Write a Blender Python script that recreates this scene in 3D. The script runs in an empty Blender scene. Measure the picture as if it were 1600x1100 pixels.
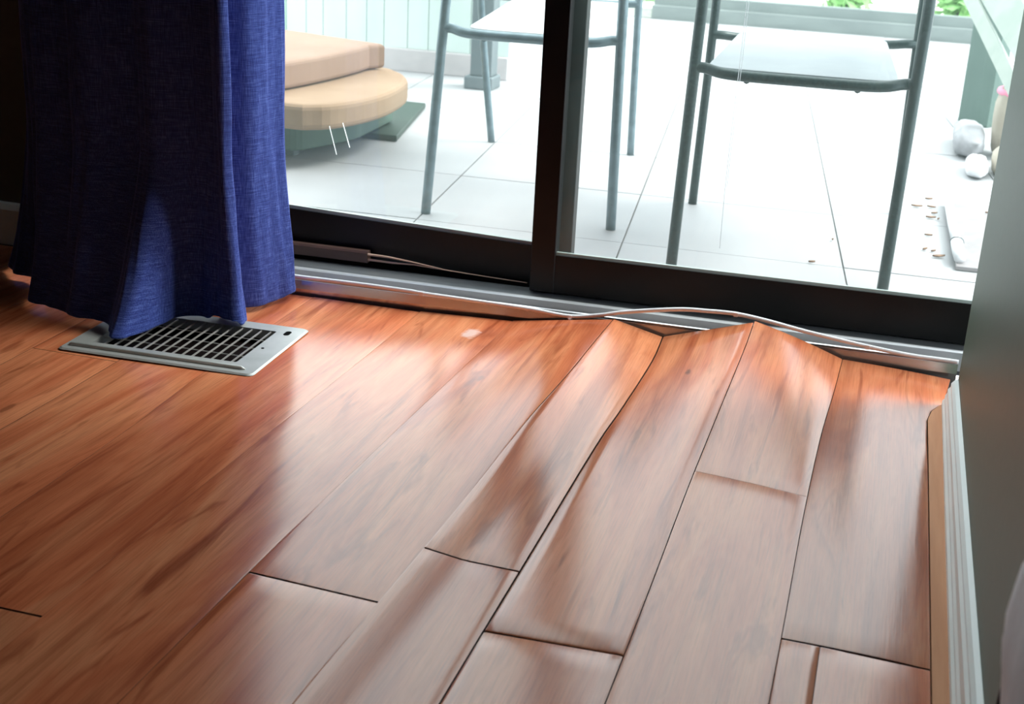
import bpy, bmesh, math, random
from mathutils import Vector, Matrix, noise
random.seed(7)
SC = bpy.context.scene
C = SC.collection

# ---------------------------------------------------------------- camera
cam_d = bpy.data.cameras.new('camera'); cam = bpy.data.objects.new('camera', cam_d); C.objects.link(cam)
YAW, PITCH, ROLL, F = -0.26943882, -0.351532716, 0.0518920921, 2065.78
fw = Vector((math.sin(YAW)*math.cos(PITCH), math.cos(YAW)*math.cos(PITCH), math.sin(PITCH)))
rt = Vector((math.cos(YAW), -math.sin(YAW), 0)); up = rt.cross(fw)
rt2 = math.cos(ROLL)*rt + math.sin(ROLL)*up; up2 = -math.sin(ROLL)*rt + math.cos(ROLL)*up
m = Matrix((rt2, up2, -fw)).transposed().to_4x4(); m.translation = (0, 0, 0.9)
cam.matrix_world = m
cam_d.sensor_fit = 'HORIZONTAL'; cam_d.sensor_width = 36; cam_d.lens = F*36/1600
cam_d.clip_start = .02
cam_d.dof.use_dof = True; cam_d.dof.focus_distance = 2.35; cam_d.dof.aperture_fstop = 8
SC.camera = cam
# ---------------------------------------------------------------- sky and exposure
w = bpy.data.worlds.new('sky'); SC.world = w; w.use_nodes = True
nt = w.node_tree; nt.nodes.clear()
wo = nt.nodes.new('ShaderNodeOutputWorld'); bg = nt.nodes.new('ShaderNodeBackground')
tc = nt.nodes.new('ShaderNodeTexCoord'); sx = nt.nodes.new('ShaderNodeSeparateXYZ'); cr = nt.nodes.new('ShaderNodeValToRGB')
nt.links.new(tc.outputs['Generated'], sx.inputs[0]); nt.links.new(sx.outputs['Z'], cr.inputs[0])
cr.color_ramp.elements[0].position = 0; cr.color_ramp.elements[0].color = (.86, .93, 1, 1)
cr.color_ramp.elements[1].position = 1; cr.color_ramp.elements[1].color = (.95, .98, 1, 1)
nt.links.new(cr.outputs[0], bg.inputs[0]); nt.links.new(bg.outputs[0], wo.inputs[0])
bg.inputs[1].default_value = 4.2
sun_d = bpy.data.lights.new('sun', 'SUN'); sun_d.energy = 4.2; sun_d.angle = math.radians(22); sun_d.color = (1, .97, .92)
sun = bpy.data.objects.new('sun', sun_d); C.objects.link(sun); sun.rotation_euler = Vector((-.62, -.25, -.74)).to_track_quat('-Z', 'Y').to_euler()
vs = SC.view_settings
SC.display_settings.display_device = 'sRGB'
vs.view_transform = 'Standard'; vs.look = 'None'; vs.gamma = 1; vs.exposure = 0.0; vs.use_curve_mapping = False
SC.cycles.max_bounces = 8; SC.cycles.diffuse_bounces = 5; SC.cycles.transparent_max_bounces = 24
SC.cycles.caustics_reflective = False; SC.cycles.caustics_refractive = False
SC.cycles.sample_clamp_indirect = 6

# ---------------------------------------------------------------- helpers
def tag(o, label=None, cat=None, group=None, kind=None):
    if label: o['label'] = label
    if cat: o['category'] = cat
    if group: o['group'] = group
    if kind: o['kind'] = kind
    return o
def empty(name, loc=(0, 0, 0), rz=0):
    o = bpy.data.objects.new(name, None); C.objects.link(o); o.location = loc; o.rotation_euler.z = rz
    o.empty_display_size = .1
    return o
def mesh(name, vs_, fs, mat, parent=None, smooth=False, uvs=None):
    me = bpy.data.meshes.new(name); me.from_pydata([tuple(v) for v in vs_], [], fs)
    if mat: me.materials.append(mat)
    if smooth: me.polygons.foreach_set('use_smooth', [True]*len(me.polygons))
    if uvs:
        l = me.uv_layers.new(name='UVMap')
        for lp in me.loops: l.data[lp.index].uv = uvs[lp.vertex_index]
    o = bpy.data.objects.new(name, me); C.objects.link(o)
    if parent: o.parent = parent
    return o
class MB:
    def __init__(s): s.v = []; s.f = []
    def add(s, v, f):
        n = len(s.v); s.v += [Vector(p) for p in v]; s.f += [tuple(i+n for i in q) for q in f]; return s
    def box(s, a, b, bev=0.0):
        bm = bmesh.new(); bmesh.ops.create_cube(bm, size=1)
        for v in bm.verts:
            v.co = Vector([a[i] + (v.co[i]+.5)*(b[i]-a[i]) for i in range(3)])
        if bev: bmesh.ops.bevel(bm, geom=bm.edges[:], offset=bev, segments=2, affect='EDGES', profile=.5)
        return s.bm(bm)
    def bm(s, bm):
        bm.verts.index_update(); s.add([v.co.copy() for v in bm.verts], [tuple(v.index for v in f.verts) for f in bm.faces]); bm.free(); return s
    def prism(s, prof, x0, x1, yoff=lambda x: 0, n=1):
        """profile in (y,z), swept along x; yoff(x) shifts y"""
        k = len(prof); V = []; Fc = []
        for i in range(n+1):
            x = x0+(x1-x0)*i/n
            V += [(x, p[0]+yoff(x), p[1]) for p in prof]
        for i in range(n):
            for j in range(k):
                a = i*k+j; b = i*k+(j+1) % k; Fc.append((a, b, b+k, a+k))
        Fc.append(tuple(range(k))[::-1]); Fc.append(tuple(range(n*k, n*k+k)))
        return s.add(V, Fc)
    def tube(s, pts, r, seg=12, closed=False, sy=1.0):
        pts = [Vector(p) for p in pts]; n = len(pts); V = []; Fc = []
        if not hasattr(r, '__len__'): r = [r]*n
        t0 = (pts[1]-pts[0]).normalized(); ref = Vector((0, 0, 1)) if abs(t0.z) < .9 else Vector((1, 0, 0))
        u = t0.cross(ref).normalized()
        for i, p in enumerate(pts):
            if closed: t = (pts[(i+1) % n]-pts[i-1]).normalized()
            else: t = (pts[min(i+1, n-1)]-pts[max(i-1, 0)]).normalized()
            u = (u-t*u.dot(t)).normalized(); v = t.cross(u)
            for k in range(seg):
                a = 2*math.pi*k/seg; V.append(p+u*math.cos(a)*r[i]+v*math.sin(a)*r[i]*sy)
        m_ = n if closed else n-1
        for i in range(m_):
            for k in range(seg):
                a = i*seg+k; b = i*seg+(k+1) % seg; c = ((i+1) % n)*seg
                Fc.append((a, b, c+(k+1) % seg, c+k))
        if not closed:
            Fc.append(tuple(range(seg))[::-1]); Fc.append(tuple(range((n-1)*seg, n*seg)))
        return s.add(V, Fc)
    def slab(s, poly, z0, z1, bev=0):
        """polygon (x,y) extruded in z, ccw"""
        bm = bmesh.new(); a = [bm.verts.new((p[0], p[1], z0)) for p in poly]; b = [bm.verts.new((p[0], p[1], z1)) for p in poly]
        n = len(poly)
        for i in range(n): bm.faces.new((a[i], a[(i+1) % n], b[(i+1) % n], b[i]))
        bm.faces.new(a[::-1]); bm.faces.new(b)
        bmesh.ops.recalc_face_normals(bm, faces=bm.faces)
        if bev:
            es = [e for e in bm.edges if abs(e.verts[0].co.z-e.verts[1].co.z) < 1e-6]
            bmesh.ops.bevel(bm, geom=es, offset=bev, segments=3, affect='EDGES', profile=.5)
        return s.bm(bm)
    def build(s, name, mat, parent=None, smooth=False):
        o = mesh(name, s.v, s.f, mat, parent, smooth)
        return o
def spline(P, n=8):
    P = [Vector(p) for p in P]; out = []
    for i in range(len(P)-1):
        a = P[max(i-1, 0)]; b = P[i]; c = P[i+1]; d = P[min(i+2, len(P)-1)]
        for k in range(n):
            t = k/n
            out.append(.5*((2*b)+(c-a)*t+(2*a-5*b+4*c-d)*t*t+(3*b-a-3*c+d)*t**3))
    out.append(P[-1]); return out
def closed_round(poly, r, n=5):
    out = []; m_ = len(poly); P_ = [Vector(p) for p in poly]
    for i in range(m_):
        a, b, c = P_[i-1], P_[i], P_[(i+1) % m_]; u = (a-b).normalized(); v = (c-b).normalized()
        p0, p1 = b+u*r, b+v*r
        for k_ in range(n+1):
            t_ = k_/n; q = p0*(1-t_)**2+b*2*t_*(1-t_)+p1*t_*t_; out.append((q.x, q.y))
    return out
def lerpt(tab, x):
    if x <= tab[0][0]: return tab[0][1]
    for (a, u), (b, v) in zip(tab, tab[1:]):
        if x <= b: return u+(v-u)*(x-a)/(b-a)
    return tab[-1][1]

# ---------------------------------------------------------------- materials
class Mat:
    def __init__(s, name, col=(.5, .5, .5), rough=.5, metal=0, spec=.5):
        s.m = bpy.data.materials.new(name); s.m.use_nodes = True; s.t = s.m.node_tree
        s.b = s.t.nodes['Principled BSDF']; s.b.inputs['Base Color'].default_value = (*col, 1)
        s.b.inputs['Roughness'].default_value = rough; s.b.inputs['Metallic'].default_value = metal
        s.b.inputs['Specular IOR Level'].default_value = spec
    def n(s, typ, **kw):
        o = s.t.nodes.new(typ)
        for k, v in kw.items(): setattr(o, k, v)
        return o
    def l(s, a, b): s.t.links.new(a, b)
    def tex(s, scale, kind='Object', detail=4, rough=.55, dist=0):
        c = s.n('ShaderNodeTexCoord'); mp = s.n('ShaderNodeMapping'); mp.inputs['Scale'].default_value = scale
        t = s.n('ShaderNodeTexNoise'); t.inputs['Scale'].default_value = 1; t.inputs['Detail'].default_value = detail
        t.inputs['Roughness'].default_value = rough; t.inputs['Distortion'].default_value = dist
        s.l(c.outputs[kind], mp.inputs[0]); s.l(mp.outputs[0], t.inputs['Vector']); return t.outputs['Fac']
    def ramp(s, fac, stops):
        r = s.n('ShaderNodeValToRGB'); e = r.color_ramp.elements
        while len(e) < len(stops): e.new(.5)
        for el, (p, c) in zip(e, stops): el.position = p; el.color = (*c, 1)
        s.l(fac, r.inputs[0]); return r.outputs[0]
    def bump(s, fac, st, dist=.002):
        b = s.n('ShaderNodeBump'); b.inputs['Strength'].default_value = st; b.inputs['Distance'].default_value = dist
        s.l(fac, b.inputs['Height']); s.l(b.outputs[0], s.b.inputs['Normal'])
def noisy(name, c1, c2, scale=(8, 8, 8), rough=.5, metal=0, bump=0, lo=.35, hi=.65, spec=.5):
    q = Mat(name, c1, rough, metal, spec); f = q.tex(scale); q.l(q.ramp(f, [(lo, c1), (hi, c2)]), q.b.inputs['Base Color'])
    if bump: q.bump(f, bump)
    return q

M = {}
def wood_floor():
    q = Mat('cherry_floor', (.4, .14, .07), .17, 0, .55)
    uv = q.n('ShaderNodeUVMap'); uv.uv_map = 'UVMap'
    def nz(scale, detail=4, dist=0, rough=.55):
        mp = q.n('ShaderNodeMapping'); mp.inputs['Scale'].default_value = (*scale, 1)
        t = q.n('ShaderNodeTexNoise'); t.inputs['Scale'].default_value = 1; t.inputs['Detail'].default_value = detail
        t.inputs['Distortion'].default_value = dist; t.inputs['Roughness'].default_value = rough
        q.l(uv.outputs[0], mp.inputs[0]); q.l(mp.outputs[0], t.inputs['Vector']); return t.outputs['Fac']
    big = nz((9, 1.3), 4, 1.2)          # broad colour figure
    mid = nz((30, 1.5), 5, .9)          # streaks
    fine = nz((420, 9), 3, 0, .7)       # pores
    fig = nz((22, 2.6), 3, 1.4)
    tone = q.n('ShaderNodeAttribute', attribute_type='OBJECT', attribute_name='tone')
    base = q.ramp(big, [(.28, (.48, .115, .045)), (.44, (.64, .185, .080)), (.60, (.74, .27, .125)), (.74, (.60, .16, .068))])
    st = q.ramp(mid, [(.30, (.58, .46, .42)), (.47, (.95, .95, .95)), (.70, (1.10, 1.15, 1.17))])
    mul = q.n('ShaderNodeMix', data_type='RGBA', blend_type='MULTIPLY'); mul.inputs[0].default_value = .8
    q.l(base, mul.inputs[6]); q.l(st, mul.inputs[7])
    dk = q.ramp(fig, [(.30, (.52, .38, .34)), (.42, (1, 1, 1))])
    mul2 = q.n('ShaderNodeMix', data_type='RGBA', blend_type='MULTIPLY'); mul2.inputs[0].default_value = .75
    q.l(mul.outputs[2], mul2.inputs[6]); q.l(dk, mul2.inputs[7])
    pr = q.ramp(fine, [(.3, (.72, .68, .66)), (.55, (1.04, 1.04, 1.04))])
    mul3 = q.n('ShaderNodeMix', data_type='RGBA', blend_type='MULTIPLY'); mul3.inputs[0].default_value = .7
    q.l(mul2.outputs[2], mul3.inputs[6]); q.l(pr, mul3.inputs[7])
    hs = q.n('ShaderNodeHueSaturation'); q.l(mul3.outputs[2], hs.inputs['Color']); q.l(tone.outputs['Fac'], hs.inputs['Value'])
    cur = hs.outputs[0]
    oc = q.n('ShaderNodeTexCoord'); wb = q.n('ShaderNodeTexNoise'); wb.inputs['Scale'].default_value = 60; q.l(oc.outputs['Object'], wb.inputs['Vector'])
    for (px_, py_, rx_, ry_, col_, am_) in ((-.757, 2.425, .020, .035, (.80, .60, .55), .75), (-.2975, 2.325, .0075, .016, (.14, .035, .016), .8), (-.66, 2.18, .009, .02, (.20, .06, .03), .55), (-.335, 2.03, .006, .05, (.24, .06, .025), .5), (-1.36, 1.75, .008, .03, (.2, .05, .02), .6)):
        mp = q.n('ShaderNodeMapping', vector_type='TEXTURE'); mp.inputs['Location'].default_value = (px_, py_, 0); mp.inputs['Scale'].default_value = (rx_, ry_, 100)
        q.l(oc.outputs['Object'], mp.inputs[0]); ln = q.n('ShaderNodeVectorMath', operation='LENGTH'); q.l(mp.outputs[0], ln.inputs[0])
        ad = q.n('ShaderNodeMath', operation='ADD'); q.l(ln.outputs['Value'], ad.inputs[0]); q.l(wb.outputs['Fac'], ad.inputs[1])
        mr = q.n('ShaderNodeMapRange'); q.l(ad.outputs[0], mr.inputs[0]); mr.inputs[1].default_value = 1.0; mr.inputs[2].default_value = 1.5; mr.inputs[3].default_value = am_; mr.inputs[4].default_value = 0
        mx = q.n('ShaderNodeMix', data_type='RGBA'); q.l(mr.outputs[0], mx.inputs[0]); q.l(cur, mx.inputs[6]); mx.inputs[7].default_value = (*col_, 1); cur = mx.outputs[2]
    q.l(cur, q.b.inputs['Base Color'])
    q.bump(fine, .10, .0006)
    q.b.inputs['Coat Weight'].default_value = 0.0
    return q
M['floor'] = wood_floor().m
M['plank_side'] = noisy('plank_side', (.07, .03, .018), (.12, .05, .03), (30, 30, 60), .8).m
M['subfloor'] = noisy('subfloor', (.012, .01, .009), (.02, .017, .015), (20, 20, 20), .9).m
M['wall'] = noisy('olive_wall', (.062, .100, .070), (.070, .110, .078), (60, 60, 60), .47, bump=.05, spec=.5).m
M['wall_back'] = noisy('back_wall_paint', (.12, .12, .105), (.13, .13, .115), (60, 60, 60), .6, bump=.05).m
M['ceiling'] = noisy('ceiling_paint', (.25, .25, .24), (.28, .28, .27), (60, 60, 60), .9).m
M['baseboard'] = noisy('white_baseboard', (.84, .90, .88), (.90, .94, .92), (30, 6, 30), .35).m
M['strip'] = noisy('tan_strip', (.60, .27, .13), (.68, .33, .17), (60, 4, 30), .6, spec=.2).m
M['black'] = noisy('black_frame', (.004, .004, .0045), (.006, .006, .0065), (14, 3, 14), .42, spec=.3).m
M['track'] = noisy('aluminium_track', (.40, .43, .46), (.50, .53, .56), (3, 40, 40), .30, metal=.85, bump=.04).m
M['track_edge'] = noisy('bright_track_edge', (.78, .80, .84), (.86, .88, .9), (6, 40, 40), .28, metal=.5).m
M['face'] = noisy('threshold_face', (.80, .76, .75), (.86, .82, .81), (5, 40, 60), .22, metal=.9).m
M['bead'] = noisy('glazing_bead', (.34, .40, .38), (.40, .46, .44), (10, 10, 10), .35).m
M['cable'] = noisy('white_cable', (.88, .90, .95), (.93, .94, .98), (40, 40, 40), .4).m
M['rod'] = noisy('brown_rod', (.13, .072, .058), (.16, .09, .072), (10, 40, 40), .45).m
M['pale_wood'] = noisy('pale_splinter', (.75, .48, .34), (.88, .62, .48), (10, 60, 60), .5).m
M['chrome'] = noisy('register_metal', (.52, .54, .52), (.60, .61, .60), (20, 20, 20), .42, metal=.35).m
M['fin'] = noisy('register_fin', (.55, .53, .50), (.66, .62, .60), (20, 20, 20), .35, metal=.5).m
M['duct'] = noisy('duct_dark', (.006, .003, .003), (.010, .005, .005), (20, 20, 20), .9, spec=.1).m
M['hole'] = noisy('black_slot', (.003, .003, .003), (.005, .005, .005), (9, 9, 9), .9, spec=.05).m
def curtain_mat():
    q = Mat('navy_linen', (.02, .03, .12), .85, 0, .2)
    u = q.tex((900, 900, 40), detail=2); v = q.tex((30, 30, 900), detail=2); b = q.tex((5, 5, 9), detail=4)
    a = q.n('ShaderNodeMath', operation='ADD'); q.l(u, a.inputs[0]); q.l(v, a.inputs[1])
    h = q.n('ShaderNodeMath', operation='MULTIPLY'); q.l(a.outputs[0], h.inputs[0]); h.inputs[1].default_value = .5
    q.l(q.ramp(h.outputs[0], [(.36, (.020, .032, .16)), (.5, (.040, .068, .30)), (.64, (.11, .17, .52))]), q.b.inputs['Base Color'])
    q.b.inputs['Sheen Weight'].default_value = .8; q.b.inputs['Sheen Roughness'].default_value = .35; q.b.inputs['Sheen Tint'].default_value = (.3, .4, 1, 1)
    q.bump(h.outputs[0], .5, .001)
    return q.m
M['curtain'] = curtain_mat()
def glass_mat(name, veil, vc, gl=.05):
    q = Mat(name); t = q.t; t.nodes.remove(q.b)
    out = [n for n in t.nodes if n.type == 'OUTPUT_MATERIAL'][0]
    tr = q.n('ShaderNodeBsdfTransparent'); tr.inputs[0].default_value = (.955, .985, .975, 1)
    g = q.n('ShaderNodeBsdfGlossy'); g.inputs['Roughness'].default_value = .02
    d = q.n('ShaderNodeBsdfTranslucent'); d.inputs[0].default_value = (*vc, 1)
    m1 = q.n('ShaderNodeMixShader'); m2 = q.n('ShaderNodeMixShader')
    f = q.tex((3, 3, 4), detail=6, rough=.7)
    mr = q.n('ShaderNodeMapRange'); q.l(f, mr.inputs[0]); mr.inputs[1].default_value = .3; mr.inputs[2].default_value = .8
    mr.inputs[3].default_value = veil*.7; mr.inputs[4].default_value = veil*1.5
    q.l(mr.outputs[0], m1.inputs[0]); q.l(tr.outputs[0], m1.inputs[1]); q.l(d.outputs[0], m1.inputs[2])
    m2.inputs[0].default_value = gl; q.l(m1.outputs[0], m2.inputs[1]); q.l(g.outputs[0], m2.inputs[2])
    q.l(m2.outputs[0], out.inputs[0]); return q.m
M['glass_fixed'] = glass_mat('dusty_glass_fixed', .022, (.75, .95, .90), .04)
M['glass_slide'] = glass_mat('dusty_glass_sliding', .018, (.75, .95, .90), .03)
M['patio'] = noisy('patio_tile', (.34, .34, .35), (.38, .38, .39), (2.2, 2.2, 2), .6, bump=.05).m
M['grout'] = noisy('patio_grout', (.17, .17, .165), (.21, .205, .20), (9, 9, 9), .8).m
M['curb'] = noisy('concrete_curb', (.17, .20, .195), (.21, .245, .235), (3, 9, 9), .8).m
M['gravel'] = noisy('pale_gravel', (.5, .52, .46), (.66, .68, .6), (30, 30, 30), .9).m
M['fence'] = noisy('pale_fence', (.52, .62, .58), (.62, .70, .67), (3, 3, 1), .6).m
M['fence_green'] = noisy('mint_fence', (.36, .56, .45), (.42, .60, .5), (3, 3, 1), .6).m
M['plinth'] = noisy('plinth', (.42, .40, .40), (.50, .47, .47), (6, 6, 9), .8).m
M['post'] = noisy('grey_post', (.10, .13, .14), (.13, .16, .17), (9, 9, 3), .5).m
M['chair_a'] = noisy('grey_blue_tube', (.14, .20, .225), (.19, .26, .29), (30, 30, 30), .32, metal=.3).m
M['chair_b'] = noisy('dark_green_tube', (.008, .026, .026), (.028, .05, .05), (160, 160, 160), .34, metal=.2, lo=.45, hi=.72).m
M['seat_white'] = noisy('white_sling', (.62, .63, .64), (.68, .69, .7), (9, 9, 9), .5).m
M['seat_grey'] = noisy('pale_blue_sling', (.175, .20, .215), (.20, .225, .24), (9, 9, 9), .45).m
M['sling_back'] = noisy('grey_sling_back', (.10, .12, .125), (.13, .15, .155), (9, 9, 9), .6).m
M['tan'] = noisy('tan_cushion', (.27, .17, .10), (.32, .21, .13), (4, 4, 4), .85).m
M['tan2'] = noisy('peach_cushion', (.27, .17, .12), (.31, .20, .145), (4, 4, 4), .85).m
M['green_shade'] = noisy('dull_green_shade', (.045, .085, .065), (.06, .11, .08), (9, 9, 9), .7).m  # dull green for the painted shade under the lounger
M['mat'] = noisy('dark_green_mat', (.010, .03, .02), (.018, .04, .027), (20, 20, 20), .55).m
M['teal'] = noisy('teal_board', (.07, .12, .10), (.09, .145, .125), (9, 9, 3), .6).m
M['white_board'] = noisy('white_board', (.26, .31, .27), (.32, .36, .32), (9, 9, 9), .6).m
M['sack'] = noisy('tan_sack', (.34, .30, .24), (.42, .38, .31), (9, 9, 9), .8, bump=.2).m
M['pink'] = noisy('pink_band', (.72, .22, .34), (.8, .28, .4), (9, 9, 9), .6).m
M['white_bag'] = noisy('grey_white_bag', (.22, .22, .23), (.36, .36, .38), (9, 9, 9), .6, bump=.3).m
M['white_plastic'] = noisy('white_plastic', (.70, .70, .72), (.8, .8, .82), (9, 9, 9), .4).m
M['tray'] = noisy('pale_tray', (.22, .20, .205), (.28, .255, .26), (14, 14, 14), .6).m
M['leaf'] = noisy('dry_leaf', (.16, .09, .05), (.30, .17, .10), (90, 90, 90), .7).m
M['shrub'] = noisy('shrub_leaf', (.26, .55, .18), (.44, .70, .32), (9, 9, 9), .6).m
M['stem'] = noisy('shrub_stem', (.16, .12, .07), (.2, .15, .09), (20, 20, 20), .8).m
M['cloth'] = noisy('pale_grey_cloth', (.78, .78, .82), (.88, .88, .92), (30, 30, 30), .75, bump=.2).m
M['cord'] = noisy('black_cord', (.008, .008, .008), (.014, .014, .014), (30, 30, 30), .5).m
M['orange_oval'] = noisy('orange_brown', (.50, .17, .07), (.62, .26, .13), (60, 60, 200), .4).m
M['drip'] = glass_mat('drip_mark', .5, (.5, .5, .52), .08)
M['scratch'] = glass_mat('scratch_mark', .75, (1, 1, 1), .05)
M['knot'] = noisy('dark_knot', (.10, .03, .014), (.17, .05, .025), (60, 60, 60), .3).m

# ---------------------------------------------------------------- the room shell
SILL0 = lambda x: 2.53+.03*(x+1.18)
WX = .185                                    # face of the right wall
def struct(o, label, cat): return tag(o, label, cat, kind='structure')
struct(MB().box((WX, -1.6, -.12), (WX+.14, 2.41, 2.42)).box((WX+.14, 2.2, -.12), (.46, 2.41, 2.42)).build('wall_right', M['wall']), 'olive grey painted wall at the right of the sliding door', 'wall')
struct(MB().box((-3.3, 2.60, -.12), (-1.44, 2.76, 2.42)).box((-1.44, 2.60, 2.08), (.46, 2.76, 2.42)).build('wall_back', M['wall_back']), 'dark grey back wall around the sliding door behind the curtain', 'wall')
struct(MB().box((-3.44, -1.6, -.12), (-3.3, 2.74, 2.42)).build('wall_left', M['wall_back']), 'grey painted wall on the far left of the room', 'wall')
struct(MB().box((-3.44, -1.74, -.12), (.46, -1.6, 2.42)).build('wall_front', M['wall_back']), 'grey painted wall behind the viewer', 'wall')
struct(MB().box((-3.44, -1.74, 2.42), (.46, 2.76, 2.56)).build('ceiling', M['ceiling']), 'plain pale ceiling over the room', 'ceiling')

# left baseboard and right baseboard
bl = MB().prism([(2.582, 0), (2.582, .085), (2.588, .098), (2.60, .10), (2.60, 0)], -3.3, -1.445)
struct(bl.build('baseboard_back', M['baseboard']), 'pale baseboard at the foot of the dark wall left of the curtain', 'baseboard')
def bb_prof(h): return [(.163, 0), (.163, .016), (.1665, .021), (.1665, .027), (.1695, .033), (.1695, h-.022), (.1735, h-.017), (.1735, h-.010), (.178, h-.004), (.1845, h), (.1845, 0)]
bb = MB(); V = []; Fc = []; ys = [-1.6, .6, 1.3, 1.8, 2.2, 2.40]
for y in ys:
    h = lerpt([(1.2, .082), (2.4, .062)], y)
    V += [(x, y, z) for x, z in bb_prof(h)]
k = len(bb_prof(.1))
for i in range(len(ys)-1):
    for j in range(k):
        a = i*k+j; b = i*k+(j+1) % k; Fc.append((a, a+k, b+k, b))
Fc.append(tuple(range(k))); Fc.append(tuple(range((len(ys)-1)*k, len(ys)*k))[::-1])
bb.add(V, Fc)
struct(bb.build('baseboard_right', M['baseboard']), 'white stepped baseboard along the olive wall', 'baseboard')

# ---------------------------------------------------------------- floor: planks with buckled, peaked seams
S_ = {   # seam lines as (y, x, z)
 'S1': [(0.2, .142, .0), (1.412, .1419, .001), (2.10, .1391, .0035), (2.319, .1375, .0065), (2.36, .144, .007), (2.402, .1636, .0075), (2.545, .1815, .0085)],
 'S2': [(-.2, -.041, .002), (1.482, -.040, .0049), (1.836, -.0418, .0069), (2.158, -.0385, .0105), (2.388, -.0295, .0148), (2.549, -.0249, .019)],
 'S3': [(-.2, -.221, .003), (1.272, -.2194, .0063), (1.53, -.2190, .0096), (1.839, -.2195, .017), (2.003, -.2175, .0237), (2.175, -.2141, .0337), (2.432, -.2065, .0582), (2.546, -.2046, .0734)],
 'S4': [(-.2, -.401, .0), (1.218, -.399, .0011), (1.587, -.3965, .0023), (2.0, -.3925, .0053), (2.16, -.3855, .0074), (2.411, -.3790, .0121), (2.542, -.384, .0157)],
 'S5': [(-.2, -.555, .002), (1.147, -.548, .003), (1.454, -.5385, .0035), (1.746, -.5310, .0065), (2.013, -.5225, .016), (2.241, -.5055, .0265), (2.409, -.4970, .0331), (2.537, -.4885, .0395)],
 'S6': [(-.2, -.735, .008), (1.4, -.728, .0095), (1.7, -.722, .009), (2.1, -.715, .005), (2.54, -.70, .007)],
 'S7': [(-.2, -.915, .012), (1.2, -.906, .015), (1.7, -.905, .012), (2.1, -.905, .003), (2.54, -.905, .0)],
 'S8': [(-.2, -1.113, .012), (1.2, -1.112, .014), (1.504, -1.1170, .010), (1.76, -1.1290, .003), (2.01, -1.145, .0), (2.54, -1.15, .0)],
}
for i, nme in enumerate(['S9', 'S10', 'S11', 'S12', 'S13', 'S14', 'S15', 'S16', 'S17', 'S18', 'S19', 'S20']):
    S_[nme] = [(-.2, -1.113-.181*(i+1), max(0, .010-.004*i)), (1.3, -1.128-.181*(i+1), max(0, .010-.004*i)), (1.85, -1.135-.181*(i+1), 0), (2.54, -1.145-.181*(i+1), 0)]
def smooth_tab(tab, idx, y):
    # cubic through the table for smooth ridges
    n = len(tab)
    if y <= tab[0][0]: return tab[0][idx]
    for i in range(n-1):
        if y <= tab[i+1][0]:
            y0, y1 = tab[i][0], tab[i+1][0]; h = y1-y0; t = (y-y0)/h
            s = lambda j: (tab[min(j+1, n-1)][idx]-tab[max(j-1, 0)][idx])/(tab[min(j+1, n-1)][0]-tab[max(j-1, 0)][0])
            m0, m1 = s(i)*h, s(i+1)*h; p0, p1 = tab[i][idx], tab[i+1][idx]
            return (2*t**3-3*t*t+1)*p0+(t**3-2*t*t+t)*m0+(-2*t**3+3*t*t)*p1+(t**3-t*t)*m1
    return tab[-1][idx]
floor = MB().box((-3.3, -1.6, -.10), (.46, 2.60, -.028)).build('floor', M['subfloor'])
struct(floor, 'reddish cherry wood plank floor, buckled into peaks along the sliding door', 'floor')
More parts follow.
